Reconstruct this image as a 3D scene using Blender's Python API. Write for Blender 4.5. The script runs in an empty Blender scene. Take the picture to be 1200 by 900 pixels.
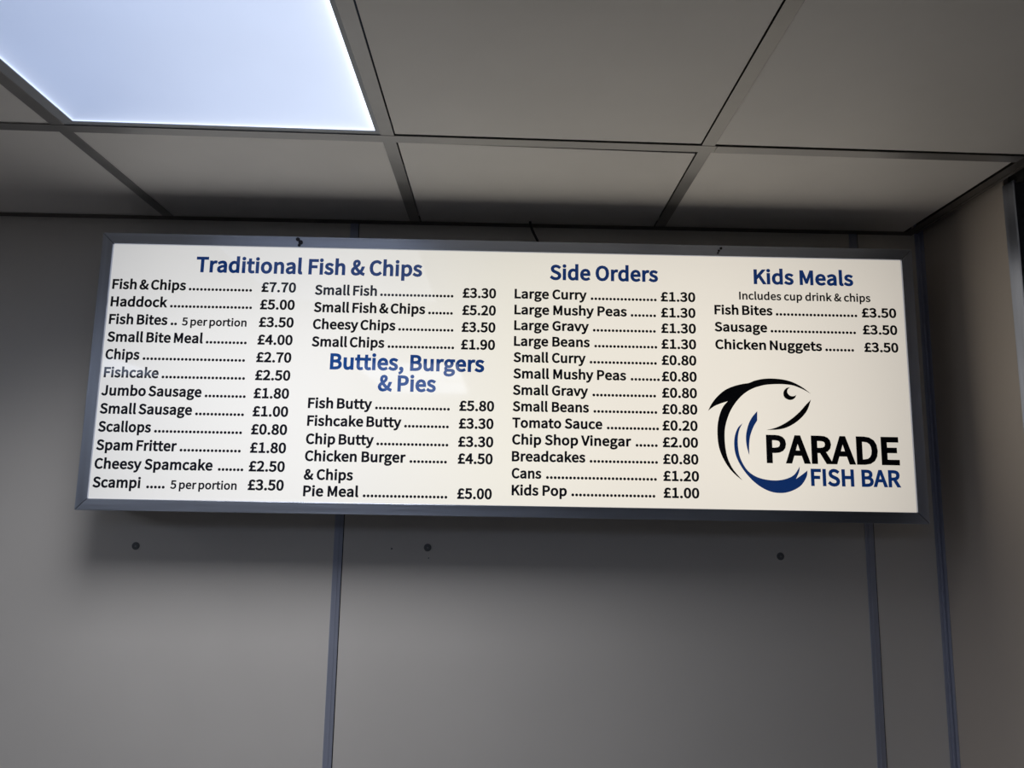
import bpy, bmesh, math, random
from mathutils import Vector, Matrix
from mathutils.geometry import tessellate_polygon

# ------------------------------------------------------------------ camera
scene = bpy.context.scene
C = scene.collection
EYE = 1.70                                   # height of the lens above the floor
cam_data = bpy.data.cameras.new('camera')
cam_data.sensor_width = 36.0
cam_data.lens = 841.0 / 1200.0 * 36.0
cam_data.clip_start = 0.01
cam = bpy.data.objects.new('camera', cam_data)
C.objects.link(cam)
Rm = ((0.99975626, 0.01886986, 0.01146057),
      (-0.01411228, 0.14700288, 0.98903539),
      (0.01697822, -0.98895606, 0.14723335))
cam.matrix_world = Matrix((
    (Rm[0][0], -Rm[0][1], -Rm[0][2], 0.0),
    (Rm[1][0], -Rm[1][1], -Rm[1][2], 0.0),
    (Rm[2][0], -Rm[2][1], -Rm[2][2], EYE),
    (0, 0, 0, 1)))
scene.camera = cam

# ------------------------------------------------------------------ world, exposure
world = bpy.data.worlds.new('world')
scene.world = world
world.use_nodes = True
bg = world.node_tree.nodes['Background']
bg.inputs[0].default_value = (0.30, 0.36, 0.45, 1)
bg.inputs[1].default_value = 0.05
scene.view_settings.view_transform = 'Standard'
scene.view_settings.look = 'None'
scene.view_settings.gamma = 1
scene.view_settings.use_curve_mapping = False
scene.view_settings.exposure = 0.0

PANEL_LIGHT = 0.95        # LED panel in view
ADDED_LAMP = 6.4                # lamp added under the LED panel in view, watts
BACK_LIGHT = 3.5          # LED panels behind the camera
SIDE_FILL = 5.5         # unseen LED panels added left of the picture as fill light
SIGN_LIGHT = 0.70         # backlight of the menu

# ------------------------------------------------------------------ materials
def mat(name, col, rough=0.6, metal=0.0, ior=1.5, mottle=0.0, mscale=6.0, bump=0.0, bscale=200.0,
        stretch=None, emis=None, estr=0.0, rvar=0.0):
    m = bpy.data.materials.new(name)
    m.use_nodes = True
    nt = m.node_tree
    b = nt.nodes['Principled BSDF']
    b.inputs['Base Color'].default_value = (*col, 1)
    b.inputs['Roughness'].default_value = rough
    b.inputs['Metallic'].default_value = metal
    b.inputs['IOR'].default_value = ior
    if emis:
        b.inputs['Emission Color'].default_value = (*emis, 1)
        b.inputs['Emission Strength'].default_value = estr
    tc = nt.nodes.new('ShaderNodeTexCoord')
    mp = nt.nodes.new('ShaderNodeMapping')
    nt.links.new(tc.outputs['Object'], mp.inputs[0])
    if stretch:
        mp.inputs['Scale'].default_value = stretch
    if mottle or rvar:
        n = nt.nodes.new('ShaderNodeTexNoise')
        n.inputs['Scale'].default_value = mscale
        n.inputs['Detail'].default_value = 5
        nt.links.new(mp.outputs[0], n.inputs['Vector'])
        if mottle:
            r = nt.nodes.new('ShaderNodeMapRange')
            r.inputs[1].default_value = 0.3
            r.inputs[2].default_value = 0.7
            r.inputs[3].default_value = 1 - mottle
            r.inputs[4].default_value = 1 + mottle
            nt.links.new(n.outputs[0], r.inputs[0])
            v = nt.nodes.new('ShaderNodeVectorMath')
            v.operation = 'SCALE'
            v.inputs[0].default_value = col
            nt.links.new(r.outputs[0], v.inputs['Scale'])
            nt.links.new(v.outputs[0], b.inputs['Base Color'])
        if rvar:
            r2 = nt.nodes.new('ShaderNodeMapRange')
            r2.inputs[1].default_value = 0.3
            r2.inputs[2].default_value = 0.7
            r2.inputs[3].default_value = rough - rvar
            r2.inputs[4].default_value = rough + rvar
            nt.links.new(n.outputs[0], r2.inputs[0])
            nt.links.new(r2.outputs[0], b.inputs['Roughness'])
    if bump:
        n2 = nt.nodes.new('ShaderNodeTexNoise')
        n2.inputs['Scale'].default_value = bscale
        n2.inputs['Detail'].default_value = 3
        nt.links.new(mp.outputs[0], n2.inputs['Vector'])
        bp = nt.nodes.new('ShaderNodeBump')
        bp.inputs['Strength'].default_value = bump
        bp.inputs['Distance'].default_value = 0.001
        nt.links.new(n2.outputs[0], bp.inputs['Height'])
        nt.links.new(bp.outputs[0], b.inputs['Normal'])
    return m

M = {}
M['wall'] = mat('wall_laminate', (0.78, 0.74, 0.685), 0.42, mottle=0.025, mscale=3, bump=0.08, bscale=350, rvar=0.05)
M['wall_dimmed'] = mat('dimmed_wall_laminate', (0.60, 0.53, 0.46), 0.42, mottle=0.025, mscale=3, bump=0.08, bscale=350, rvar=0.05)  # same laminate as the back wall; dimmer, warmer light put into the colour
M['room'] = mat('painted_wall', (0.38, 0.37, 0.355), 0.7, mottle=0.03, mscale=3)
M['floor'] = mat('floor_vinyl', (0.16, 0.15, 0.145), 0.5, mottle=0.1, mscale=8)
M['tile'] = mat('vinyl_faced_tile', (0.87, 0.835, 0.79), 0.55, mottle=0.03, mscale=5, bump=0.12, bscale=300)
M['plenum'] = mat('plenum_dark', (0.03, 0.03, 0.03), 0.9)
M['grid'] = mat('aged_grid_steel', (0.34, 0.33, 0.32), 0.42, metal=0.6, mottle=0.10, mscale=14, rvar=0.06)
M['angle'] = mat('aged_angle_steel', (0.15, 0.135, 0.12), 0.5, metal=0.2, mottle=0.25, mscale=18)
M['alu_x'] = mat('brushed_aluminium_lengthwise', (0.51, 0.55, 0.64), 0.36, metal=0.95, mottle=0.10, mscale=60,
                 bump=0.25, bscale=400, stretch=(0.03, 1, 1), rvar=0.06)
M['alu_z'] = mat('brushed_aluminium_upright', (0.51, 0.55, 0.64), 0.36, metal=0.95, mottle=0.10, mscale=60,
                 bump=0.25, bscale=400, stretch=(1, 1, 0.03), rvar=0.06)
M['strip'] = mat('anodised_joint_strip', (0.44, 0.47, 0.58), 0.42, metal=0.4, mottle=0.06, mscale=20, stretch=(1, 1, 0.1))
M['housing'] = mat('dark_housing_steel', (0.10, 0.10, 0.11), 0.5, metal=0.4)
M['black'] = mat('black_rubber', (0.012, 0.012, 0.013), 0.6)
M['cap'] = mat('grey_screw_cap', (0.17, 0.17, 0.175), 0.45)
M['capdot'] = mat('screw_cap_recess', (0.30, 0.30, 0.31), 0.5)
M['screw'] = mat('dark_screw', (0.035, 0.035, 0.045), 0.4, metal=0.5)
M['ledframe'] = mat('led_frame_white', (0.45, 0.47, 0.50), 0.5)
M['dark'] = mat('passage_painted_dark', (0.02, 0.019, 0.018), 0.8)
M['text'] = mat('black_vinyl', (0.012, 0.013, 0.022), 0.04, ior=1.5)
M['blue'] = mat('blue_vinyl', (0.02, 0.10, 0.36), 0.04, ior=1.5, emis=(0.004, 0.022, 0.11), estr=0.7)
M['navy'] = mat('navy_vinyl', (0.012, 0.03, 0.13), 0.04, ior=1.5, emis=(0.004, 0.012, 0.06), estr=0.3)

def emit_face(name, base, col, strength, edge, spec_rough):
    """translucent backlit plastic: its brightness varies over its own surface (UV 0..1)"""
    m = bpy.data.materials.new(name)
    m.use_nodes = True
    nt = m.node_tree
    b = nt.nodes['Principled BSDF']
    b.inputs['Base Color'].default_value = (*base, 1)
    b.inputs['Roughness'].default_value = spec_rough
    uv = nt.nodes.new('ShaderNodeUVMap')
    sep = nt.nodes.new('ShaderNodeSeparateXYZ')
    nt.links.new(uv.outputs[0], sep.inputs[0])
    def math_(op, a, c=None):
        n = nt.nodes.new('ShaderNodeMath')
        n.operation = op
        for i, v in enumerate((a, c)):
            if v is None: continue
            if isinstance(v, (int, float)): n.inputs[i].default_value = v
            else: nt.links.new(v, n.inputs[i])
        return n.outputs[0]
    return m, nt, b, sep, math_

def make_sign_face():
    m, nt, b, sep, mm = emit_face('backlit_opal_acrylic', (0.26, 0.26, 0.26), None, 1, 0, 0.05)
    ramp = nt.nodes.new('ShaderNodeValToRGB')       # tubes give unlike tints along the box
    nt.links.new(sep.outputs[0], ramp.inputs[0])
    e = ramp.color_ramp.elements
    e[0].position = 0.0; e[0].color = (0.93, 0.93, 0.93, 1)
    e[1].position = 1.0; e[1].color = (0.90, 0.83, 0.73, 1)
    for p, c in ((0.25, (1.05, 1.035, 1.00, 1)), (0.5, (1.10, 1.05, 0.92, 1)), (0.62, (1.10, 1.03, 0.90, 1)),
                 (0.8, (1.08, 1.00, 0.87, 1))):
        k = e.new(p); k.color = c
    noise = nt.nodes.new('ShaderNodeTexNoise')
    noise.inputs['Scale'].default_value = 2.2
    tc = nt.nodes.new('ShaderNodeTexCoord')
    nt.links.new(tc.outputs['Object'], noise.inputs['Vector'])
    # less light in the top and bottom corners, slightly more above the lower tube
    v = sep.outputs[1]
    dv = mm('ABSOLUTE', mm('SUBTRACT', v, 0.42))
    fall = mm('SUBTRACT', 1.06, mm('MULTIPLY', mm('POWER', dv, 2.5), 0.55))
    du = mm('ABSOLUTE', mm('SUBTRACT', sep.outputs[0], 0.5))
    fall2 = mm('SUBTRACT', 1.0, mm('MULTIPLY', mm('POWER', mm('MULTIPLY', du, 2), 6), 0.16))
    nz = mm('ADD', 0.95, mm('MULTIPLY', noise.outputs[0], 0.1))
    s = mm('MULTIPLY', mm('MULTIPLY', mm('MULTIPLY', fall, fall2), nz), SIGN_LIGHT)
    nt.links.new(ramp.outputs[0], b.inputs['Emission Color'])
    nt.links.new(s, b.inputs['Emission Strength'])
    return m

def make_led(name, strength, ca=(0.64, 0.81, 1.24), cb=(0.92, 1.02, 1.22)):
    m, nt, b, sep, mm = emit_face(name, (0.6, 0.62, 0.65), None, 1, 0, 0.35)
    du = mm('MULTIPLY', mm('ABSOLUTE', mm('SUBTRACT', sep.outputs[0], 0.5)), 2)
    dv = mm('MULTIPLY', mm('ABSOLUTE', mm('SUBTRACT', sep.outputs[1], 0.5)), 2)
    edge = mm('POWER', mm('MAXIMUM', du, dv), 14)       # edge-lit: brightest next to the LEDs in the rim
    tight = mm('POWER', mm('MAXIMUM', du, dv), 90)
    noise = nt.nodes.new('ShaderNodeTexNoise')
    noise.inputs['Scale'].default_value = 4
    tc = nt.nodes.new('ShaderNodeTexCoord')
    nt.links.new(tc.outputs['Object'], noise.inputs['Vector'])
    body = mm('ADD', 0.44, mm('MULTIPLY', sep.outputs[0], 0.28))
    body = mm('ADD', body, mm('MULTIPLY', noise.outputs[0], 0.10))
    tot = mm('ADD', mm('ADD', body, mm('MULTIPLY', edge, 0.16)), mm('MULTIPLY', tight, 0.9))
    ramp = nt.nodes.new('ShaderNodeMix'); ramp.data_type = 'RGBA'
    ramp.inputs['A'].default_value = (*ca, 1)
    ramp.inputs['B'].default_value = (*cb, 1)
    nt.links.new(mm('MINIMUM', mm('ADD', mm('MULTIPLY', sep.outputs[0], 0.55), mm('MULTIPLY', edge, 0.5)), 1.0), ramp.inputs['Factor'])
    nt.links.new(ramp.outputs['Result'], b.inputs['Emission Color'])
    nt.links.new(mm('MULTIPLY', tot, strength), b.inputs['Emission Strength'])
    return m

M['face'] = make_sign_face()
M['led'] = make_led('led_diffuser', PANEL_LIGHT)
M['led_back'] = make_led('led_diffuser_back', BACK_LIGHT)
M['led_fill'] = make_led('led_diffuser_fill', SIDE_FILL, (0.88, 0.95, 1.08), (0.94, 0.98, 1.04))  # diffuser of the unseen panels added to fill the room with light

# ------------------------------------------------------------------ helpers
def obj(name, bm, m, parent=None, bevel=0.0):
    me = bpy.data.meshes.new(name)
    bm.normal_update()
    bm.to_mesh(me); bm.free()
    for k in (m if isinstance(m, (list, tuple)) else [m]):
        me.materials.append(k)
    o = bpy.data.objects.new(name, me)
    C.objects.link(o)
    if parent: o.parent = parent
    if bevel:
        b = o.modifiers.new('bevel', 'BEVEL'); b.width = bevel; b.segments = 2; b.limit_method = 'ANGLE'
    return o

def struct(name, bm, m, bevel=0.0):
    o = obj(name, bm, m, None, bevel); o['kind'] = 'structure'
    return o

def box(bm, x0, x1, y0, y1, z0, z1):
    z0 += EYE; z1 += EYE
    vs = [bm.verts.new(p) for p in ((x0, y0, z0), (x1, y0, z0), (x1, y1, z0), (x0, y1, z0),
                                    (x0, y0, z1), (x1, y0, z1), (x1, y1, z1), (x0, y1, z1))]
    for f in ((0, 3, 2, 1), (4, 5, 6, 7), (0, 1, 5, 4), (1, 2, 6, 5), (2, 3, 7, 6), (3, 0, 4, 7)):
        bm.faces.new([vs[i] for i in f])

def B(*a):
    bm = bmesh.new(); box(bm, *a); return bm

def slab(bm, quad, z0, z1):
    """prism over a four-cornered outline given in plan (counter-clockwise)"""
    lo = [bm.verts.new((x, y, z0 + EYE)) for x, y in quad]
    hi = [bm.verts.new((x, y, z1 + EYE)) for x, y in quad]
    bm.faces.new(lo[::-1]); bm.faces.new(hi)
    n = len(quad)
    for i in range(n):
        bm.faces.new((lo[i], lo[(i + 1) % n], hi[(i + 1) % n], hi[i]))

def disc(bm, c, r, y0, y1, n=20):
    """short cylinder whose axis is Y"""
    a = [bm.verts.new((c[0] + r * math.cos(t * 2 * math.pi / n), y0, c[1] + EYE + r * math.sin(t * 2 * math.pi / n))) for t in range(n)]
    b = [bm.verts.new((v.co.x, y1, v.co.z)) for v in a]
    bm.faces.new(a); bm.faces.new(b[::-1])
    for i in range(n):
        bm.faces.new((a[i], b[i], b[(i + 1) % n], a[(i + 1) % n]))

def empty(name, loc, label, cat, group=None):
    o = bpy.data.objects.new(name, None); C.objects.link(o)
    o.location = loc
    o['label'] = label; o['category'] = cat
    if group: o['group'] = group
    return o

def adopt(parent, objs):
    """parent objects built in world coordinates to an Empty standing elsewhere"""
    inv = Matrix.Translation(-Vector(parent.location))
    for o in objs:
        o.parent = parent
        o.data.transform(inv)

# ------------------------------------------------------------------ room (metres; y grows towards the menu wall)
H = 0.6463                  # ceiling above the lens
D = 1.7015                  # wall behind the menu
XR = 1.030                  # right wall
XL = -4.45
YB = -3.45
TOP = H + 0.16

back = struct('wall_back', B(XL - .1, XR + .1, D + .012, D + .11, -EYE, TOP), M['plenum'])
JS = (-2.85, -1.612, -0.375, 0.862)     # sheet joints
edges = (XL,) + JS + (XR,)
for a, b in zip(edges[:-1], edges[1:]):
    obj('wall_panel', B(a + .004, b - .004, D, D + .0119, -EYE + .002, TOP - .002), M['wall'], back, 0.0006)
for x in JS:
    bm = bmesh.new()
    box(bm, x - .0105, x + .0095, D - .0022, D - .0001, -EYE + .002, TOP - .004)
    box(bm, x - .0030, x + .0020, D - .0032, D - .0021, -EYE + .002, TOP - .004)
    obj('joint_strip', bm, M['strip'], back, 0.0004)
    obj('joint_dark_line', B(x + .0096, x + .0112, D - .0008, D - .0001, -EYE + .002, TOP - .004), M['black'], back)  # thin black strip along one edge of the joint strip
for (x, z) in ((-.840, -.140), (-.169, -.133), (.651, -.140)):
    bm = bmesh.new()
    disc(bm, (x, z), .0088, D - .0012, D - .0001)
    disc(bm, (x, z), .0070, D - .0024, D - .0012)
    cap = obj('screw_cap', bm, M['cap'], back, 0.0004)
    bm = bmesh.new(); disc(bm, (x + .0004, z - .0003), .0022, D - .0028, D - .0024, 10)
    obj('cap_centre', bm, M['capdot'], cap)
for (x, z, r) in ((-.252, -.137, .0022), (-.166, -.157, .0016)):
    bm = bmesh.new(); disc(bm, (x, z), r, D - .0004, D - .0001, 10)
    obj('filled_hole', bm, M['cap'], back)

# corner trim in the right-hand corner
bm = bmesh.new()
box(bm, XR - .014, XR - .0001, D - .0020, D - .0001, -EYE + .002, TOP - .004)
box(bm, XR - .0022, XR - .0002, D - .016, D - .0021, -EYE + .002, TOP - .004)
box(bm, XR - .0080, XR - .0030, D - .0060, D - .0021, -EYE + .002, TOP - .004)
struct('trim_1', bm, M['strip'], 0.0005)

right = struct('wall_right', B(XR + .012, XR + .10, 1.372, D + .011, -EYE, TOP), M['plenum'])
obj('wall_panel', B(XR, XR + .0119, 1.400, D - .0001, -EYE + .002, TOP - .002), M['wall_dimmed'], right, 0.0006)
bm = bmesh.new()
box(bm, XR - .0035, XR + .0119, 1.368, 1.3995, -EYE + .002, H - .004)
box(bm, XR - .0035, XR + .100, 1.3655, 1.3679, -EYE + .002, H - .004)
struct('trim_2', bm, M['alu_z'], 0.0008)

# the doorway beyond the end of the right wall, and the passage behind it, its darkness painted on as near-black
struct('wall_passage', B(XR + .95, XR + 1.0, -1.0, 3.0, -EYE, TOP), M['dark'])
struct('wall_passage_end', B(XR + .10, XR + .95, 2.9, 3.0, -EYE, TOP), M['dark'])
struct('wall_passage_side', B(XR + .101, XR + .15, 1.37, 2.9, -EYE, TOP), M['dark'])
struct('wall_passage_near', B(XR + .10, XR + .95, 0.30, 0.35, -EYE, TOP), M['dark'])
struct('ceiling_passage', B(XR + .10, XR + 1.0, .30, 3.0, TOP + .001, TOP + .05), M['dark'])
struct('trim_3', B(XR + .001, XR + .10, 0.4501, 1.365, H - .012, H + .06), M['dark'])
struct('wall_right_front', B(XR, XR + .1, YB, 0.45, -EYE, TOP), M['room'])
struct('wall_left', B(XL - .1, XL, YB, D + .011, -EYE, TOP), M['room'])
struct('wall_front', B(XL - .1, XR + .1, YB - .1, YB, -EYE, TOP), M['room'])
struct('floor', B(XL - .1, XR + 1.0, YB - .1, 3.0, -EYE - .1, -EYE), M['floor'])

# ------------------------------------------------------------------ suspended ceiling
ceil = struct('ceiling', B(XL - .1, XR + .1, YB - .1, D + .11, TOP, TOP + .08), M['plenum'])
T = 0.0012
XG = [-3.824, -3.224, -2.624, -2.024, -1.424, -0.824, -0.2242, 0.3755, 0.984]     # bars that run to the wall
SK = 0.0195
def yrow(k, x): return 1.2672 - 0.600 * k + SK * x                         # runners, k = 0 nearest the wall
NR = 7
hw = 0.0125
XS = [XL] + XG
def runner(x0, x1, k, dz):
    bm = bmesh.new()
    slab(bm, [(x0, yrow(k, x0) - hw), (x1, yrow(k, x1) - hw), (x1, yrow(k, x1) + hw), (x0, yrow(k, x0) + hw)], H + dz, H + dz + T)
    slab(bm, [(x0, yrow(k, x0) - .001), (x1, yrow(k, x1) - .001), (x1, yrow(k, x1) + .001), (x0, yrow(k, x0) + .001)], H + dz + T, H + .038)
    obj('ceiling_runner', bm, M['grid'], ceil, 0.0003)
for k in range(NR + 1):
    runner(XL, -2.01, k, -.0004)
    runner(-2.0095, .3925, k, 0)
    runner(.3930, 1.0095, k, -.0005)
for x in XG[:-1]:
    for k in range(-1, NR):
        y0 = yrow(k + 1, x) + hw + .0003
        y1 = (yrow(k, x) - hw - .0003) if k >= 0 else 1.6795
        bm = bmesh.new()
        box(bm, x - hw, x + hw, y0, y1, H + .0006, H + .0006 + T)
        box(bm, x - .001, x + .001, y0, y1, H + .0006 + T, H + .036)
        obj('cross_bar', bm, M['grid'], ceil, 0.0003)
bm = bmesh.new()
box(bm, XL, 1.0095, 1.6797, 1.7012, H, H + T)
box(bm, XL, 1.0095, 1.7000, 1.7012, H + T, H + .024)
obj('wall_angle', bm, M['angle'], ceil, 0.0003)
bm = bmesh.new()
box(bm, .984, 1.0110, YB, 1.6795, H - .0008, H - .0008 + T)
box(bm, 1.0098, 1.0110, YB, 1.6795, H + .0004, H + .024)
box(bm, 1.0030, 1.0112, YB, 1.6795, H - .0030, H - .0009)
obj('wall_angle', bm, M['angle'], ceil, 0.0003)

LIGHTS = {(5, 1), (5, 4), (5, 5), (2, 4), (1, 2), (1, 4), (0, 3), (0, 5)}
random.seed(4)
def cell(i, k, l, r, n, f):
    """outline of the cell right of bar i, row k (0 = cut row at the wall); insets left, right, near, far"""
    xa = XS[i] if False else (XG[i - 1] if i > 0 else XL)
    xb = XG[i]
    xa += l; xb -= r
    def yn(x): return yrow(k, x) + n
    def yf(x): return (yrow(k - 1, x) if k > 0 else 1.6797 + hw) - f
    return [(xa, yn(xa)), (xb, yn(xb)), (xb, yf(xb)), (xa, yf(xa))]
# bar indices: XG[5] = -0.824, XG[6] = -0.2242, XG[7] = 0.3755, XG[8] = 0.984
for i in range(0, len(XG)):
    for k in range(0, NR + 1):
        if (i - 1, k) in LIGHTS: continue
        l, r, n, f = .006, .006, .006, .006
        zz = H + .0022 + random.uniform(0, .0004)
        if i == 7: l, r = hw + .0022, hw + .0022
        if i >= 6 and k >= 1: f = hw + .0030           # the sheets stop short of the runner here
        if i == 7 and k == 0: n = hw + .0032
        if i == 8: l = hw - .001; r = .004
        bm = bmesh.new()
        q = cell(i, k, l, r, n, f)
        if i == 7 and k == 0: q[1] = (q[1][0], q[1][1] + .0075)    # this sheet has slipped askew
        slab(bm, q, zz, zz + .009)
        obj('ceiling_tile', bm, M['tile'], ceil, 0.0006)

# ------------------------------------------------------------------ LED panels
def led(i, k, m, label, group=None, watts=0, colour=(1, 1, 1), spread=132):
    # outer frame outline and lit area inside it
    q = cell(i + 1, k, .004, .004, .004, .004)
    inn = cell(i + 1, k, .0340, .0203, .0245, .0245)
    cx = sum(p[0] for p in q) / 4; cy = sum(p[1] for p in q) / 4
    e = empty('ceiling_light', (cx, cy, EYE + H + .002), label, 'ceiling light', group)
    parts = []
    z0, z1 = H + .0020, H + .011
    for j in range(4):
        j2 = (j + 1) % 4
        bm = bmesh.new()
        slab(bm, [q[j], q[j2], inn[j2], inn[j]], z0, z1)
        parts.append(obj('frame_rail', bm, M['ledframe'], None, 0.0004))
    bm = bmesh.new()
    g = 0.0004
    c = [(p[0] + (g if p[0] < cx else -g), p[1] + (g if p[1] < cy else -g)) for p in inn]
    vs = [bm.verts.new((x, y, EYE + H + .0034)) for x, y in c]
    vt = [bm.verts.new((x, y, EYE + H + .0074)) for x, y in c]
    uvl = bm.loops.layers.uv.new('UVMap')
    f = bm.faces.new(vs[::-1])
    bm.faces.new(vt)
    for a in range(4):
        bm.faces.new((vs[a], vs[(a + 1) % 4], vt[(a + 1) % 4], vt[a]))
    uv = {vs[0]: (0, 0), vs[1]: (1, 0), vs[2]: (1, 1), vs[3]: (0, 1)}
    for fa in bm.faces:
        for lp in fa.loops: lp[uvl].uv = uv.get(lp.vert, (0.5, 0.5))
    parts.append(obj('diffuser', bm, m))
    adopt(e, parts)
    if watts:                                   # area lamp added to light the wall below, cut off towards the horizontal
        ld = bpy.data.lights.new('led_added_lamp', 'AREA')
        ld.shape = 'RECTANGLE'; ld.size = .54; ld.size_y = .54
        ld.energy = watts; ld.color = colour; ld.spread = math.radians(spread)
        lo = bpy.data.objects.new('led_added_lamp', ld); C.objects.link(lo)
        lo.location = (0, 0, -.001); lo.parent = e
    return e
# cells are named by the bar on their left (XG index)
led(5, 1, M['led'], 'square flat LED ceiling panel glowing cool white above the left end of the menu',
    watts=ADDED_LAMP, colour=(0.97, 0.98, 1.03))
G = 'ceiling lights behind the viewer'
led(5, 4, M['led_back'], 'nearer of two LED ceiling panels behind the viewer, in line with the visible one', G)
led(5, 5, M['led_back'], 'farther of two LED ceiling panels behind the viewer, in line with the visible one', G)
led(2, 4, M['led_back'], 'LED ceiling panel behind the viewer and far to the left, alone in its line', G)
led(1, 2, M['led_fill'], 'added fill LED panel far left of the picture, right-hand line, nearer the menu wall', G)
led(1, 4, M['led_fill'], 'added fill LED panel far left of the picture, right-hand line, farther from the menu wall', G)
led(0, 3, M['led_fill'], 'added fill LED panel far left of the picture, left-hand line, nearer the menu wall', G)
led(0, 5, M['led_fill'], 'added fill LED panel far left of the picture, left-hand line, farther from the menu wall', G)

# ------------------------------------------------------------------ menu light box
S = D - .140                                    # front of the frame
X0, X1, Z0, Z1 = -.9082, .9242, -.0560, .5602   # outer outline
I0, I1, J0, J1 = -.8838, .9000, -.0316, .5351   # opening in the frame
FY = S + .0045                                  # acrylic face
sign = empty('menu_light_box', ((X0 + X1) / 2, D, EYE + Z0),
             'long backlit fish and chip menu board in an aluminium frame fixed to the wall', 'menu board')
parts = []
bm = bmesh.new()
box(bm, X0 + .003, X1 - .003, S + .030, D - .0036, Z0 + .003, Z1 - .003)
parts.append(obj('housing', bm, M['housing'], None, 0.002))

def rail(pts_out, pts_in, m):
    """mitred frame length: face, outer return and inner lip"""
    bm = bmesh.new()
    (a, b), (c, d) = pts_out, pts_in       # a,b outer ends; c,d inner ends (same order)
    def v(p, y): return bm.verts.new((p[0], y, p[1] + EYE))
    y0, y1 = S, S + .0298
    o0, o1, i0, i1 = v(a, y0), v(b, y0), v(c, y0), v(d, y0)
    p0, p1, q0, q1 = v(a, y1), v(b, y1), v(c, y1), v(d, y1)
    for f in ((o0, o1, i1, i0), (p0, q0, q1, p1), (o0, p0, p1, o1), (i0, i1, q1, q0), (o0, i0, q0, p0), (o1, p1, q1, i1)):
        bm.faces.new(f)
    bmesh.ops.recalc_face_normals(bm, faces=bm.faces)
    return obj('frame_rail', bm, m, None, 0.0009)
g = .0007
parts.append(rail(((X0 + g, Z1), (X1 - g, Z1)), ((I0 + g, J1), (I1 - g, J1)), M['alu_x']))
parts.append(rail(((X0 + g, Z0), (X1 - g, Z0)), ((I0 + g, J0), (I1 - g, J0)), M['alu_x']))
parts.append(rail(((X0, Z0 + g), (X0, Z1 - g)), ((I0, J0 + g), (I0, J1 - g)), M['alu_z']))
parts.append(rail(((X1, Z0 + g), (X1, Z1 - g)), ((I1, J0 + g), (I1, J1 - g)), M['alu_z']))

bm = bmesh.new()
box(bm, I0 + .0002, I1 - .0002, FY, FY + .004, J0 + .0002, J1 - .0002)
uvl = bm.loops.layers.uv.new('UVMap')
for f in bm.faces:
    for lp in f.loops:
        lp[uvl].uv = ((lp.vert.co.x - I0) / (I1 - I0), (lp.vert.co.z - EYE - J0) / (J1 - J0))
face = obj('menu_face', bm, M['face'])
parts.append(face)
adopt(sign, parts)
def screw(x, z, r):
    bm = bmesh.new(); disc(bm, (x, z), r, S - .0016, S - .00005, 12)
    adopt(sign, [obj('frame_screw', bm, M['screw'], None, 0.0003)])
screw(-.4707, .5532, .0046); screw(-.4641, .5462, .0052); screw(-.4671, .5396, .0032)
screw(.4875, .5530, .0030); screw(.4825, .5472, .0026); screw(.4805, .5420, .0022)

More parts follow.
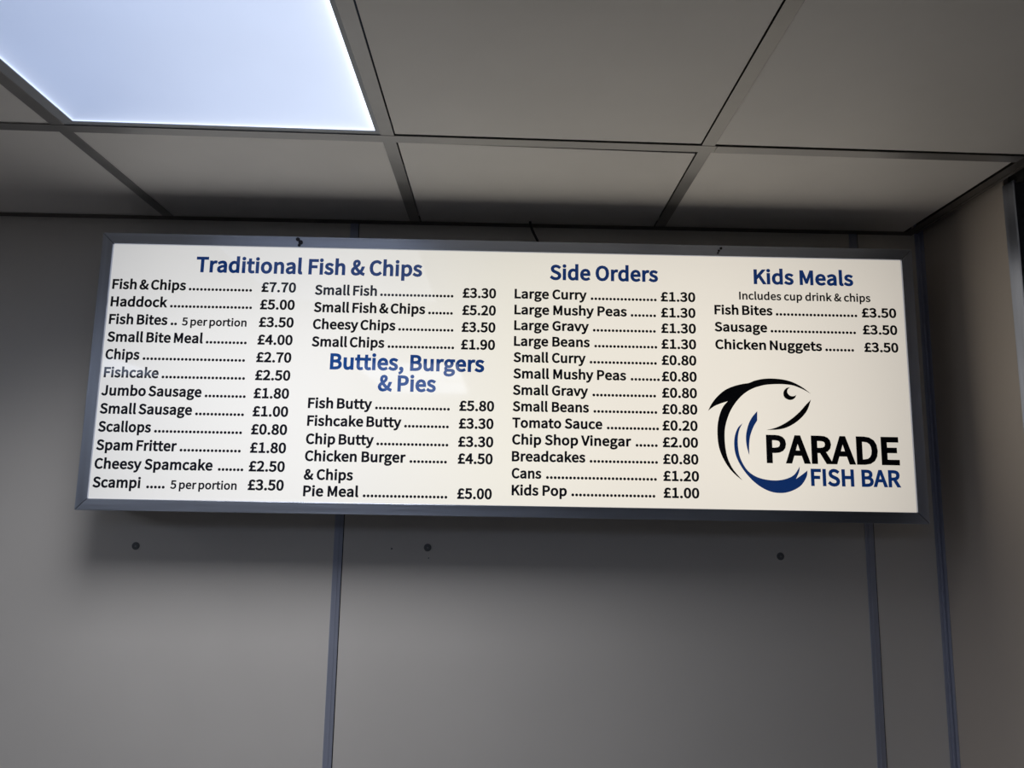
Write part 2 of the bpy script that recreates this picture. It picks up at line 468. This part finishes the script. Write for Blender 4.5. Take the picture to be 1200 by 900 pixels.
# ------------------------------------------------------------------ lettering
# outlines of a humanist sans: name: [advance, [closed outlines]], 660 units = cap height
GLYPHS = {" ":[202,[]],"&":[612,[[233,-12,338,9,423,64,502,16,575,-12,597,57,538,80,474,120,541,231,589,356,512,356,473,250,420,161,329,248,252,347,323,402,379,465,401,542,385,610,341,655,271,672,191,651,139,596,120,517,131,442,163,362,99,311,51,250,32,171,47,98,88,40,152,2],[369,107,309,68,243,54,176,69,130,111,113,176,137,245,196,304,276,200],[222,401,198,461,190,518,200,567,228,601,272,614,308,604,328,577,334,540,318,487,277,442]]],",":[250,[[68,-171,138,-126,183,-62,199,17,191,69,167,102,130,113,86,98,68,56,86,14,128,-2,138,-1,126,-51,96,-92,48,-122]]],".":[250,[[125,-12,167,6,185,50,167,96,125,113,83,96,66,50,83,6]]],"0":[500,[[250,-12,335,10,400,74,441,181,456,332,441,482,400,588,335,651,250,672,165,651,100,588,59,482,45,332,59,181,100,74,165,10],[250,55,199,71,159,121,133,207,124,332,133,456,159,542,199,591,250,607,302,591,341,542,367,456,376,332,367,207,341,121,302,71]]],"1":[500,[[79,0,441,0,441,68,309,68,309,660,246,660,186,633,109,613,109,561,227,561,227,68,79,68]]],"2":[500,[[40,0,455,0,455,71,272,71,164,65,300,208,390,345,423,478,410,558,371,619,310,658,231,672,155,660,91,626,36,575,84,529,146,583,221,605,289,588,329,542,342,475,310,354,210,214,40,49]]],"3":[500,[[237,-12,320,1,387,38,433,97,449,176,430,256,380,312,310,346,371,383,412,436,427,507,412,577,372,628,311,661,234,672,132,649,50,593,95,541,157,587,231,605,291,592,330,556,343,501,334,451,303,411,247,384,160,375,160,312,257,302,320,275,355,234,366,179,348,114,301,72,231,57,165,68,111,95,68,132,26,79,77,34,146,1]]],"4":[500,[[306,0,384,0,384,182,472,182,472,248,384,248,384,660,293,660,18,236,18,182,306,182],[306,248,104,248,306,552]]],"5":[500,[[236,-12,316,3,385,47,434,118,452,214,436,309,393,374,330,413,253,425,200,418,154,399,171,590,420,590,420,660,99,660,77,352,122,324,174,353,231,363,304,345,351,294,368,212,349,129,299,76,228,57,160,67,107,94,66,130,24,76,76,33,145,1]]],"6":[500,[[271,-12,344,4,405,47,446,115,461,203,448,293,411,358,353,397,277,410,199,389,128,330,143,459,180,544,233,590,298,604,356,590,402,554,449,604,384,653,294,672,202,652,124,590,71,480,50,315,67,172,113,70,183,9],[130,265,198,330,264,348,330,330,370,280,383,203,368,124,328,72,271,53,200,78,152,149]]],"7":[500,[[178,0,264,0,277,177,307,328,363,468,457,610,457,660,44,660,44,590,365,590,261,412,203,224]]],"8":[500,[[252,-12,336,1,401,38,443,92,458,158,442,237,402,293,348,334,387,376,421,431,435,496,422,566,387,621,330,657,254,670,161,649,97,590,73,502,85,440,118,389,162,348,104,304,59,243,41,164,57,94,101,38,168,1],[297,358,224,392,169,437,148,502,161,558,198,595,253,609,313,593,351,551,365,492,347,422],[253,50,182,65,133,108,114,171,126,230,158,281,205,321,292,282,355,234,380,161,364,103,320,64]]],"9":[500,[[212,-12,301,9,378,73,431,188,451,358,434,496,388,594,317,652,229,672,156,656,96,613,55,545,40,457,53,368,89,303,147,264,222,250,303,272,374,330,357,201,321,117,269,71,209,57,148,70,97,107,52,56,119,8],[373,400,304,332,235,312,170,330,130,380,117,457,132,537,172,589,230,608,302,584,350,514]]],"A":[547,[[4,0,87,0,151,202,393,202,456,0,544,0,320,660,227,660],[172,267,272,598,372,267]]],"B":[592,[[91,0,301,0,402,12,481,48,533,109,551,194,534,271,486,324,417,354,469,387,502,437,513,499,497,573,450,623,378,651,286,660,91,660],[174,380,174,594,276,594,362,584,414,550,431,488,415,430,364,393,272,380],[174,67,174,315,289,315,387,303,448,264,469,196,448,123,386,80,289,67]]],"C":[574,[[339,-12,418,-1,485,32,542,83,496,136,427,81,343,61,258,80,193,134,152,220,138,332,153,443,195,527,261,580,346,599,421,582,481,537,526,591,480,630,419,660,345,672,228,648,136,581,74,473,52,330,74,186,134,79,225,11]]],"D":[619,[[91,0,259,0,391,23,487,88,546,192,566,332,546,472,487,575,390,638,256,660,91,660],[174,68,174,592,249,592,351,575,423,525,466,444,481,332,466,221,423,138,351,86,249,68]]],"E":[530,[[91,0,481,0,481,71,174,71,174,312,424,312,424,383,174,383,174,590,471,590,471,660,91,660]]],"F":[497,[[91,0,174,0,174,296,426,296,426,366,174,366,174,590,471,590,471,660,91,660]]],"G":[620,[[350,-12,433,-2,502,25,554,65,554,342,337,342,337,273,477,273,477,100,426,71,358,61,264,80,195,134,152,220,138,332,153,443,198,527,267,580,357,599,441,581,500,537,545,591,499,629,436,659,355,672,234,648,138,581,75,473,52,330,74,186,136,79,230,11]]],"H":[655,[[91,0,174,0,174,312,482,312,482,0,565,0,565,660,482,660,482,384,174,384,174,660,91,660]]],"I":[264,[[91,0,174,0,174,660,91,660]]],"J":[482,[[213,-12,296,4,353,48,385,113,395,194,395,660,312,660,312,202,300,121,264,75,205,61,141,79,91,136,32,93,77,35,138,0]]],"K":[582,[[91,0,174,0,174,209,287,344,485,0,578,0,339,410,547,660,452,660,175,329,174,660,91,660]]],"L":[489,[[91,0,463,0,463,71,174,71,174,660,91,660]]],"M":[731,[[91,0,166,0,164,545,337,67,393,67,567,545,563,0,640,0,640,660,540,660,366,169,191,660,91,660]]],"N":[651,[[91,0,169,0,166,545,475,0,560,0,560,660,481,660,484,115,176,660,91,660]]],"O":[668,[[334,-12,448,12,537,81,595,189,616,332,595,475,537,581,448,648,334,672,220,648,131,581,73,475,52,332,73,189,131,81,220,12],[334,61,253,80,191,135,152,220,138,332,152,443,191,527,253,580,334,599,415,580,477,527,516,443,530,332,516,220,477,135,415,80]]],"P":[570,[[91,0,174,0,174,263,283,263,382,275,459,312,508,376,526,466,508,557,458,617,380,650,279,660,91,660],[174,330,174,592,268,592,345,586,399,566,432,527,443,466,424,389,368,345,272,330]]],"R":[572,[[174,347,174,592,285,592,372,581,426,544,445,475,426,404,372,361,285,347],[453,0,547,0,379,289,457,324,509,386,528,475,510,562,463,619,390,650,297,660,91,660,91,0,174,0,174,280,293,280]]],"S":[537,[[274,-12,367,3,437,43,482,102,498,176,480,258,431,313,362,352,268,393,217,416,176,451,158,503,174,554,217,587,282,599,365,582,432,538,475,591,391,649,282,672,199,659,133,623,89,567,74,497,95,416,146,362,208,328,303,286,359,259,399,223,413,168,397,112,349,75,275,61,176,84,93,143,43,86,107,34,185,0]]],"T":[539,[[228,0,312,0,312,590,511,590,511,660,28,660,28,590,228,590]]],"V":[518,[[212,0,308,0,518,660,433,660,327,303,261,85,195,303,88,660,1,660]]],"a":[507,[[195,-12,281,9,358,59,367,0,435,0,435,301,425,383,395,447,343,487,266,502,157,480,74,438,105,381,172,417,252,433,314,415,345,370,353,310,218,286,125,249,71,197,53,127,72,52,122,5],[219,55,175,63,144,87,132,132,153,188,223,229,353,255,353,119,286,71]]],"b":[556,[[298,-12,378,6,446,57,493,140,511,252,498,355,461,434,400,484,316,502,235,481,162,433,166,520,166,717,83,717,83,0,149,0,158,50,228,5],[285,58,229,69,166,108,166,366,233,415,295,432,371,409,412,347,425,251,407,147,357,81]]],"c":[459,[[276,-12,360,5,434,50,398,105,346,71,283,57,203,80,151,145,131,244,152,343,206,408,285,432,338,420,383,390,424,444,364,484,282,502,192,484,117,434,66,353,47,244,64,136,113,55,185,5]]],"d":[558,[[249,-12,331,9,400,58,408,0,475,0,475,717,393,717,393,529,397,445,334,486,259,502,179,484,112,432,65,351,48,244,62,135,103,55,166,5],[267,58,194,80,148,144,132,245,152,343,202,408,274,432,333,420,393,381,393,124,332,74]]],"e":[499,[[281,-12,370,3,441,38,412,93,355,64,290,54,208,75,152,134,128,225,457,225,461,272,448,367,410,439,349,485,266,502,184,484,114,433,65,351,47,244,65,136,115,56,189,6],[127,284,152,366,202,418,267,436,333,418,374,367,389,284]]],"g":[508,[[248,-225,350,-211,428,-175,478,-121,495,-56,476,10,419,48,325,60,229,60,177,67,151,86,143,113,152,147,175,172,210,159,247,155,338,176,402,235,426,325,415,383,386,426,486,426,486,489,316,489,247,502,177,489,119,454,79,399,64,327,84,249,128,194,91,155,74,101,86,52,118,18,65,-34,46,-95,72,-166,142,-210],[247,211,195,225,158,265,143,327,157,389,195,428,247,441,300,428,337,389,351,327,337,265,299,225],[259,-168,183,-158,135,-128,118,-83,130,-40,167,0,231,-7,315,-7,370,-13,403,-33,414,-69,395,-117,341,-154]]],"h":[547,[[83,0,166,0,166,355,232,411,299,429,352,416,382,374,392,299,392,0,474,0,474,310,465,392,437,452,391,489,324,502,235,477,162,420,166,520,166,717,83,717]]],"i":[248,[[83,0,166,0,166,489,83,489],[124,590,164,605,179,645,164,683,124,698,85,683,70,645,85,605]]],"k":[497,[[83,0,164,0,164,129,256,236,399,0,488,0,303,292,466,489,375,489,166,231,164,717,83,717]]],"l":[256,[[169,-12,217,-5,205,59,188,57,172,65,166,92,166,717,83,717,83,97,92,38,120,1]]],"m":[834,[[83,0,166,0,166,355,230,411,288,429,339,416,369,374,379,299,379,0,461,0,461,355,526,411,584,429,636,416,666,374,675,299,675,0,757,0,757,310,748,392,721,452,675,489,610,502,525,475,448,408,420,458,377,490,312,502,231,477,159,418,150,489,83,489]]],"n":[549,[[83,0,166,0,166,355,232,411,299,429,352,416,382,374,392,299,392,0,474,0,474,310,465,392,437,452,391,489,324,502,234,477,159,418,150,489,83,489]]],"o":[546,[[273,-12,359,5,431,55,480,136,499,244,480,353,431,434,359,484,273,502,187,484,115,434,65,353,47,244,65,136,115,55,187,5],[273,57,199,80,149,145,131,244,149,343,199,408,273,432,347,408,397,343,415,244,397,145,347,80]]],"p":[558,[[83,-206,166,-206,166,-41,163,45,231,3,298,-12,378,6,446,57,493,140,511,252,498,355,461,434,400,484,316,502,233,481,159,432,150,489,83,489],[285,58,229,69,166,108,166,366,233,415,295,432,371,409,412,347,425,251,407,147,357,81]]],"r":[349,[[83,0,166,0,166,314,203,380,246,417,288,428,336,420,351,491,299,502,247,489,199,454,159,400,150,489,83,489]]],"s":[421,[[211,-12,308,8,368,60,388,133,365,207,310,252,240,282,188,303,149,329,134,366,144,402,174,428,225,438,284,425,336,394,375,446,309,485,224,502,133,483,76,433,56,363,77,295,131,251,198,222,251,200,293,170,310,129,299,90,267,63,213,52,135,68,68,111,29,56,111,8]]],"t":[339,[[236,-12,282,-6,327,6,311,68,255,55,210,66,186,98,179,149,179,422,312,422,312,489,179,489,179,627,111,627,102,489,24,484,24,422,97,422,97,151,104,84,128,33,171,0]]],"u":[547,[[226,-12,287,-1,340,30,388,77,396,0,465,0,465,489,383,489,383,142,318,79,250,59,198,73,168,115,158,189,158,489,76,489,76,179,85,97,112,37,159,1]]],"v":[469,[[188,0,285,0,457,489,376,489,284,211,236,67,189,211,97,489,12,489]]],"y":[469,[[91,-211,174,-188,233,-128,274,-41,457,489,377,489,289,218,247,79,196,218,97,489,12,489,208,-1,197,-38,172,-92,136,-129,87,-143,50,-135,33,-201]]],"£":[500,[[53,287,154,287,160,231,148,159,112,97,54,50,54,0,456,0,456,71,173,73,219,141,234,231,229,287,377,287,377,343,216,343,200,405,192,466,205,528,243,570,304,585,363,571,407,532,455,578,415,617,363,644,299,654,222,641,164,604,126,547,113,470,121,406,139,343,121,343,53,339]]]}
# text rows on the face: kind, baseline, [text, left, right, cap height] in metres ('.' = row of dots)
ROWS = [
 ["heading", 0.4732, [["Traditional Fish & Chips", -0.6957, -0.1884, 0.0342]]],
 ["item", 0.4305, [["Fish & Chips", -0.8782, -0.7145, 0.0222], [".", -0.7081, -0.5672, 0], ["£7.70", -0.5462, -0.4694, 0.0222]]],
 ["item", 0.3906, [["Haddock", -0.8781, -0.7522, 0.0222], [".", -0.7462, -0.5644, 0], ["£5.00", -0.5467, -0.4698, 0.0222]]],
 ["item", 0.3504, [["Fish Bites", -0.8778, -0.7486, 0.0222], [".", -0.7415, -0.7274, 0], ["5 per portion", -0.717, -0.5738, 0.0172], ["£3.50", -0.5464, -0.4697, 0.0222]]],
 ["item", 0.3105, [["Small Bite Meal", -0.878, -0.6671, 0.0222], [".", -0.6607, -0.5704, 0], ["£4.00", -0.5469, -0.4696, 0.0222]]],
 ["item", 0.271, [["Chips", -0.8779, -0.8032, 0.0222], [".", -0.7959, -0.5715, 0], ["£2.70", -0.5469, -0.4699, 0.0222]]],
 ["item", 0.2309, [["Fishcake", -0.8771, -0.7577, 0.0222], [".", -0.7509, -0.5686, 0], ["£2.50", -0.5465, -0.4697, 0.0222]]],
 ["item", 0.1908, [["Jumbo Sausage", -0.879, -0.6607, 0.0222], [".", -0.6535, -0.5642, 0], ["£1.80", -0.547, -0.47, 0.0222]]],
 ["item", 0.151, [["Small Sausage", -0.8782, -0.6782, 0.0222], [".", -0.6711, -0.5651, 0], ["£1.00", -0.5465, -0.4694, 0.0222]]],
 ["item", 0.1116, [["Scallops", -0.8779, -0.7635, 0.0222], [".", -0.7564, -0.5665, 0], ["£0.80", -0.547, -0.4692, 0.0222]]],
 ["item", 0.0718, [["Spam Fritter", -0.8779, -0.7046, 0.0222], [".", -0.698, -0.5663, 0], ["£1.80", -0.5465, -0.469, 0.0222]]],
 ["item", 0.0318, [["Cheesy Spamcake", -0.8775, -0.6242, 0.0222], [".", -0.6126, -0.5579, 0], ["£2.50", -0.5464, -0.4692, 0.0222]]],
 ["item", -0.0081, [["Scampi", -0.8776, -0.7753, 0.0222], [".", -0.7625, -0.7231, 0], ["5 per portion", -0.7116, -0.5696, 0.0172], ["£3.50", -0.5458, -0.4689, 0.0222]]],
 ["item", 0.4265, [["Small Fish", -0.4273, -0.2881, 0.0222], [".", -0.2808, -0.1166, 0], ["£3.30", -0.096, -0.021, 0.0222]]],
 ["item", 0.3869, [["Small Fish & Chips", -0.4273, -0.1786, 0.0222], [".", -0.1719, -0.1168, 0], ["£5.20", -0.0958, -0.0207, 0.0222]]],
 ["item", 0.3481, [["Cheesy Chips", -0.427, -0.2435, 0.0222], [".", -0.2372, -0.1143, 0], ["£3.50", -0.0962, -0.0209, 0.0222]]],
 ["item", 0.3085, [["Small Chips", -0.4275, -0.2664, 0.0222], [".", -0.2592, -0.1117, 0], ["£1.90", -0.0965, -0.021, 0.0222]]],
 ["heading", 0.258, [["Butties, Burgers", -0.3843, -0.0436, 0.0342]]],
 ["heading", 0.2115, [["& Pies", -0.277, -0.1491, 0.0342]]],
 ["item", 0.1713, [["Fish Butty", -0.4274, -0.2874, 0.0222], [".", -0.2807, -0.1171, 0], ["£5.80", -0.0965, -0.0201, 0.0222]]],
 ["item", 0.1325, [["Fishcake Butty", -0.4269, -0.2217, 0.0222], [".", -0.2156, -0.1182, 0], ["£3.30", -0.0964, -0.0207, 0.0222]]],
 ["item", 0.0928, [["Chip Butty", -0.4274, -0.2801, 0.0222], [".", -0.2744, -0.118, 0], ["£3.30", -0.0967, -0.0203, 0.0222]]],
 ["item", 0.056, [["Chicken Burger", -0.4274, -0.2094, 0.0222], [".", -0.2011, -0.1201, 0], ["£4.50", -0.0965, -0.0209, 0.0222]]],
 ["item", 0.0161, [["& Chips", -0.4275, -0.3215, 0.0222]]],
 ["item", -0.0191, [["Pie Meal", -0.4267, -0.3078, 0.0222], [".", -0.2986, -0.1169, 0], ["£5.00", -0.0958, -0.0212, 0.0222]]],
 ["heading", 0.4721, [["Side Orders", 0.099, 0.3445, 0.0335]]],
 ["item", 0.4273, [["Large Curry", 0.0206, 0.1832, 0.0216], [".", 0.1919, 0.3406, 0], ["£1.30", 0.3501, 0.428, 0.0216]]],
 ["item", 0.3907, [["Large Mushy Peas", 0.0207, 0.2731, 0.0216], [".", 0.2817, 0.3387, 0], ["£1.30", 0.3501, 0.4277, 0.0216]]],
 ["item", 0.3548, [["Large Gravy", 0.0208, 0.1881, 0.0216], [".", 0.1967, 0.3377, 0], ["£1.30", 0.3501, 0.4279, 0.0216]]],
 ["item", 0.3188, [["Large Beans", 0.0209, 0.19, 0.0216], [".", 0.2, 0.3406, 0], ["£1.30", 0.3501, 0.4277, 0.0216]]],
 ["item", 0.2822, [["Small Curry", 0.0201, 0.1811, 0.0216], [".", 0.1896, 0.3392, 0], ["£0.80", 0.3501, 0.4274, 0.0216]]],
 ["item", 0.2456, [["Small Mushy Peas", 0.0203, 0.2707, 0.0216], [".", 0.2806, 0.3453, 0], ["£0.80", 0.35, 0.4275, 0.0216]]],
 ["item", 0.2089, [["Small Gravy", 0.0199, 0.1864, 0.0216], [".", 0.1958, 0.3364, 0], ["£0.80", 0.35, 0.4272, 0.0216]]],
 ["item", 0.1726, [["Small Beans", 0.0201, 0.1883, 0.0216], [".", 0.1981, 0.3387, 0], ["£0.80", 0.3499, 0.4274, 0.0216]]],
 ["item", 0.1365, [["Tomato Sauce", 0.0202, 0.2177, 0.0216], [".", 0.2275, 0.342, 0], ["£0.20", 0.3499, 0.4271, 0.0216]]],
 ["item", 0.0998, [["Chip Shop Vinegar", 0.0204, 0.281, 0.0216], [".", 0.2903, 0.3387, 0], ["£2.00", 0.3499, 0.4273, 0.0216]]],
 ["item", 0.0633, [["Breadcakes", 0.0205, 0.1806, 0.0216], [".", 0.1898, 0.3387, 0], ["£0.80", 0.3503, 0.4274, 0.0216]]],
 ["item", 0.0267, [["Cans", 0.0207, 0.0852, 0.0216], [".", 0.0953, 0.3359, 0], ["£1.20", 0.3502, 0.428, 0.0216]]],
 ["item", -0.0095, [["Kids Pop", 0.0213, 0.1407, 0.0216], [".", 0.1504, 0.3322, 0], ["£1.00", 0.3502, 0.4277, 0.0216]]],
 ["heading", 0.4721, [["Kids Meals", 0.5617, 0.7887, 0.0328]]],
 ["note", 0.4355, [["Includes cup drink & chips", 0.5273, 0.8254, 0.0176]]],
 ["item", 0.3998, [["Fish Bites", 0.4706, 0.6018, 0.0212], [".", 0.6089, 0.7934, 0], ["£3.50", 0.8039, 0.8822, 0.0212]]],
 ["item", 0.3607, [["Sausage", 0.4696, 0.5884, 0.0212], [".", 0.5959, 0.7884, 0], ["£3.50", 0.8041, 0.8821, 0.0212]]],
 ["item", 0.3205, [["Chicken Nuggets", 0.4705, 0.7102, 0.0212], [".", 0.7172, 0.7819, 0], ["£3.50", 0.8052, 0.882, 0.0212]]],
 ["logoblack", 0.0693, [["PARADE", 0.5769, 0.8695, 0.0595]]],
 ["logoblue", 0.0215, [["FISH BAR", 0.6722, 0.8693, 0.0352]]],
]
FISH = {"fish_back": [[0.6804, 0.2236], [0.6641, 0.2365], [0.6443, 0.2476], [0.6243, 0.2537], [0.6008, 0.2563], [0.5772, 0.2555], [0.5568, 0.251], [0.5431, 0.2454], [0.5296, 0.2431], [0.5092, 0.2376], [0.4888, 0.2281], [0.4716, 0.2132], [0.4595, 0.1979], [0.4508, 0.1816], [0.4644, 0.1919], [0.4796, 0.1986], [0.4949, 0.2036], [0.4845, 0.1916], [0.4767, 0.1747], [0.4718, 0.1546], [0.4703, 0.1346], [0.4714, 0.1114], [0.4759, 0.0917], [0.4846, 0.0721], [0.4957, 0.0552], [0.5086, 0.0417], [0.5224, 0.0309], [0.5119, 0.0431], [0.5008, 0.0576], [0.4914, 0.0788], [0.4871, 0.1017], [0.486, 0.1249], [0.4876, 0.1449], [0.4931, 0.165], [0.501, 0.1835], [0.5133, 0.2022], [0.5295, 0.2194], [0.5494, 0.2323], [0.5733, 0.2405], [0.5936, 0.2433], [0.6172, 0.2441], [0.6374, 0.2424], [0.6507, 0.2386], [0.6656, 0.2321]], "fish_jaw": [[0.6798, 0.2107], [0.6722, 0.1901], [0.6614, 0.1748], [0.644, 0.1594], [0.6235, 0.148], [0.6033, 0.143], [0.5782, 0.1418], [0.5967, 0.1462], [0.6171, 0.1555], [0.6378, 0.1693], [0.6552, 0.1847], [0.6675, 0.1984]], "fish_eye": [[0.6345, 0.2376], [0.627, 0.2358], [0.6214, 0.2306], [0.6191, 0.2238], [0.6205, 0.216], [0.626, 0.2111], [0.6333, 0.2092], [0.6401, 0.2107], [0.645, 0.2148], [0.6476, 0.2209], [0.6431, 0.2181], [0.6364, 0.2177], [0.6305, 0.2213], [0.6277, 0.227], [0.6292, 0.2328]], "fish_fin": [[0.5596, 0.1829], [0.5589, 0.1622], [0.55, 0.1477], [0.5428, 0.1292], [0.5395, 0.1093], [0.539, 0.0855], [0.5346, 0.1026], [0.5328, 0.1191], [0.5343, 0.1357], [0.5403, 0.1558], [0.5491, 0.171]], "fish_tail": [[0.5263, 0.1556], [0.5192, 0.1421], [0.5153, 0.1254], [0.5148, 0.1055], [0.5181, 0.0825], [0.5267, 0.063], [0.5385, 0.0484], [0.5563, 0.038], [0.5793, 0.0328], [0.6024, 0.0326], [0.6224, 0.0375], [0.636, 0.0452], [0.6447, 0.0568], [0.6487, 0.0635], [0.6469, 0.052], [0.6396, 0.0361], [0.6525, 0.0449], [0.6652, 0.0549], [0.6633, 0.0424], [0.6534, 0.0259], [0.6414, 0.016], [0.6246, 0.0085], [0.608, 0.0053], [0.5882, 0.0066], [0.5687, 0.0138], [0.5494, 0.0268], [0.5318, 0.0451], [0.5176, 0.0661], [0.5089, 0.0873], [0.5065, 0.1087], [0.5088, 0.1286], [0.5159, 0.1454]]}
FISH_CORNERS = {"fish_back": [0, 13, 16, 26], "fish_jaw": [0, 6], "fish_eye": [0, 9], "fish_fin": [0, 1, 5], "fish_tail": [0, 13, 15, 17]}


_gc = {}
def glyph(ch, off):
    """thickened outline and its triangles"""
    if (ch, off) in _gc: return _gc[(ch, off)]
    adv, rings = GLYPHS[ch]
    verts, loops = [], []
    for r in rings:
        pts = [(r[i], r[i + 1]) for i in range(0, len(r), 2)]
        n = len(pts); out = []
        for i in range(n):
            p, a, b = pts[i], pts[i - 1], pts[(i + 1) % n]
            d1 = (p[0] - a[0], p[1] - a[1]); d2 = (b[0] - p[0], b[1] - p[1])
            l1 = math.hypot(*d1) or 1; l2 = math.hypot(*d2) or 1
            n1 = (d1[1] / l1, -d1[0] / l1); n2 = (d2[1] / l2, -d2[0] / l2)
            mx, my = n1[0] + n2[0], n1[1] + n2[1]
            q = mx * mx + my * my
            k = 2 / max(q, 0.1)
            out.append((p[0] + mx * k * off, p[1] + my * k * off))
        k = 660.0 / (660 + 2 * off)
        loops.append([(x, (y + off) * k) for x, y in out])
    base = [v for l in loops for v in l]
    start = [sum(len(q) for q in loops[:i]) for i in range(len(loops))]
    area = lambda l: sum(l[i - 1][0] * l[i][1] - l[i][0] * l[i - 1][1] for i in range(len(l)))
    def inside(p, l):
        c = False
        for i in range(len(l)):
            (x1, y1), (x2, y2) = l[i - 1], l[i]
            if (y1 > p[1]) != (y2 > p[1]) and p[0] < (x2 - x1) * (p[1] - y1) / (y2 - y1) + x1: c = not c
        return c
    tris = []
    for i, l in enumerate(loops):                  # each solid outline with the holes inside it
        if area(l) < 0: continue
        grp = [i] + [j for j, h in enumerate(loops) if area(h) < 0 and inside(h[0], l)]
        idx = [start[j] + a for j in grp for a in range(len(loops[j]))]
        for t in tessellate_polygon([[Vector((x, y, 0)) for x, y in loops[j]] for j in grp]):
            tris.append([idx[a] for a in t])
    _gc[(ch, off)] = (adv, base, tris)
    return _gc[(ch, off)]

TY = FY - .0004
def stamp(bm, text, xl, xr, z, cap, off, space):
    pen = 0; items = []
    for ch in text:
        adv, vs, tr = glyph(ch, off)
        if ch == ' ': pen += space; continue
        items.append((pen, vs, tr)); pen += adv + off * 0.45
    lo = min(p + v[0] for p, vs, _ in items for v in vs)
    hi = max(p + v[0] for p, vs, _ in items for v in vs)
    sx = (xr - xl) / (hi - lo); sz = cap / 660.0
    for p, vs, tr in items:
        bv = [bm.verts.new((xl + (p + x - lo) * sx, TY, z + y * sz + EYE)) for x, y in vs]
        for t in tr:
            try: bm.faces.new([bv[i] for i in t])
            except ValueError: pass

def dots(bm, xl, xr, z):
    r = .0031
    n = max(2, int(round((xr - xl - 2 * r) / .00845)) + 1)
    for i in range(n):
        x = xl + r + (xr - xl - 2 * r) * i / (n - 1)
        bm.faces.new([bm.verts.new((x + r * math.cos(a * math.pi / 6), TY, z + r + EYE + r * math.sin(a * math.pi / 6))) for a in range(12)])

inv = Matrix.Translation(-Vector(sign.location))
def face_part(name, bm, m, label=None):
    for f in bm.faces:
        f.normal_update()
        if f.normal.y > 0: f.normal_flip()
    o = obj(name, bm, m, face)
    o.data.transform(inv)
    if label: o['label'] = label
    return o

WIDE = {'Cheesy Spamcake', 'Chicken Burger', '& Chips', 'Pie Meal'}
for kind, z, pieces in ROWS:
    for text, xl, xr, cap in pieces:
        cap *= 1.06 if kind in ('heading', 'logoblue') or text.startswith('5 per') else 1.04
        bm = bmesh.new()
        if text == '.':
            dots(bm, xl, xr, z)
            face_part('dot_leader', bm, M['text'])
            continue
        off, space = 35, 200
        name, m, look = 'menu_item', M['text'], 'black item name reading '
        if text[0] == '£': name, look = 'price', 'black price reading '
        if kind == 'heading': off = 35; name, m, look = 'menu_heading', M['blue'], 'larger blue heading reading '
        elif kind == 'logoblack': off = 36; name, look = 'shop_name', 'large black lettering reading '
        elif kind == 'logoblue': off = 35; name, m, look = 'shop_name', M['blue'], 'blue lettering reading '
        elif kind == 'note': off = 26; name, look = 'menu_note', 'small black note reading '
        elif text not in WIDE and (xl < -.10 or xl > .4): space = 140
        if text.startswith('5 per'): space = 140; off = 28; name, look = 'menu_note', 'small black note reading '
        stamp(bm, text, xl, xr, z, cap, off, space)
        face_part(name, bm, m, look + text)

def smooth(pts, corners):
    out = []; n = len(pts); cs = set(corners)
    for i in range(n):
        p1, p2 = pts[i], pts[(i + 1) % n]
        p0 = pts[i - 1] if i not in cs else (2 * p1[0] - p2[0], 2 * p1[1] - p2[1])
        j = (i + 1) % n
        p3 = pts[(i + 2) % n] if j not in cs else (2 * p2[0] - p1[0], 2 * p2[1] - p1[1])
        for s in range(4):
            t = s / 4
            out.append(tuple(0.5 * (2 * p1[a] + (p2[a] - p0[a]) * t + (2 * p0[a] - 5 * p1[a] + 4 * p2[a] - p3[a]) * t * t
                                    + (3 * p1[a] - p0[a] - 3 * p2[a] + p3[a]) * t ** 3) for a in (0, 1)))
    return out
for key, pts in FISH.items():
    sp = smooth([tuple(p) for p in pts], FISH_CORNERS[key])
    bm = bmesh.new()
    vs = [bm.verts.new((x, TY, zz + EYE)) for x, zz in sp]
    for t in tessellate_polygon([[Vector((x, zz, 0)) for x, zz in sp]]):
        try: bm.faces.new([vs[i] for i in t])
        except ValueError: pass
    blue = key in ('fish_fin', 'fish_tail')
    face_part('emblem_' + key, bm, M['blue'] if blue else M['text'], ('blue ' if blue else 'black ') + key.replace('_', ' ') + ' stroke of the fish emblem')

# ------------------------------------------------------------------ feed cable above the box
cu = bpy.data.curves.new('power_cable', 'CURVE')
cu.dimensions = '3D'; cu.bevel_depth = .0032; cu.bevel_resolution = 3
sp = cu.splines.new('BEZIER')
path = [(.055, D - .030, H + .03), (.058, D - .034, H - .006), (.079, D - .045, .585), (.086, D - .050, Z1 - .004)]
sp.bezier_points.add(len(path) - 1)
for b_, p in zip(sp.bezier_points, path):
    b_.co = (p[0], p[1], p[2] + EYE); b_.handle_left_type = b_.handle_right_type = 'AUTO'
tmp = bpy.data.objects.new('tmp', cu); C.objects.link(tmp)
dg = bpy.context.evaluated_depsgraph_get()
me = bpy.data.meshes.new_from_object(tmp.evaluated_get(dg))
me.name = 'power_cable'
bpy.data.objects.remove(tmp)
me.materials.clear(); me.materials.append(M['black'])
cable = bpy.data.objects.new('power_cable', me); C.objects.link(cable)
cable['label'] = 'thin black power cable between the ceiling edge and the top of the menu board'
cable['category'] = 'cable'
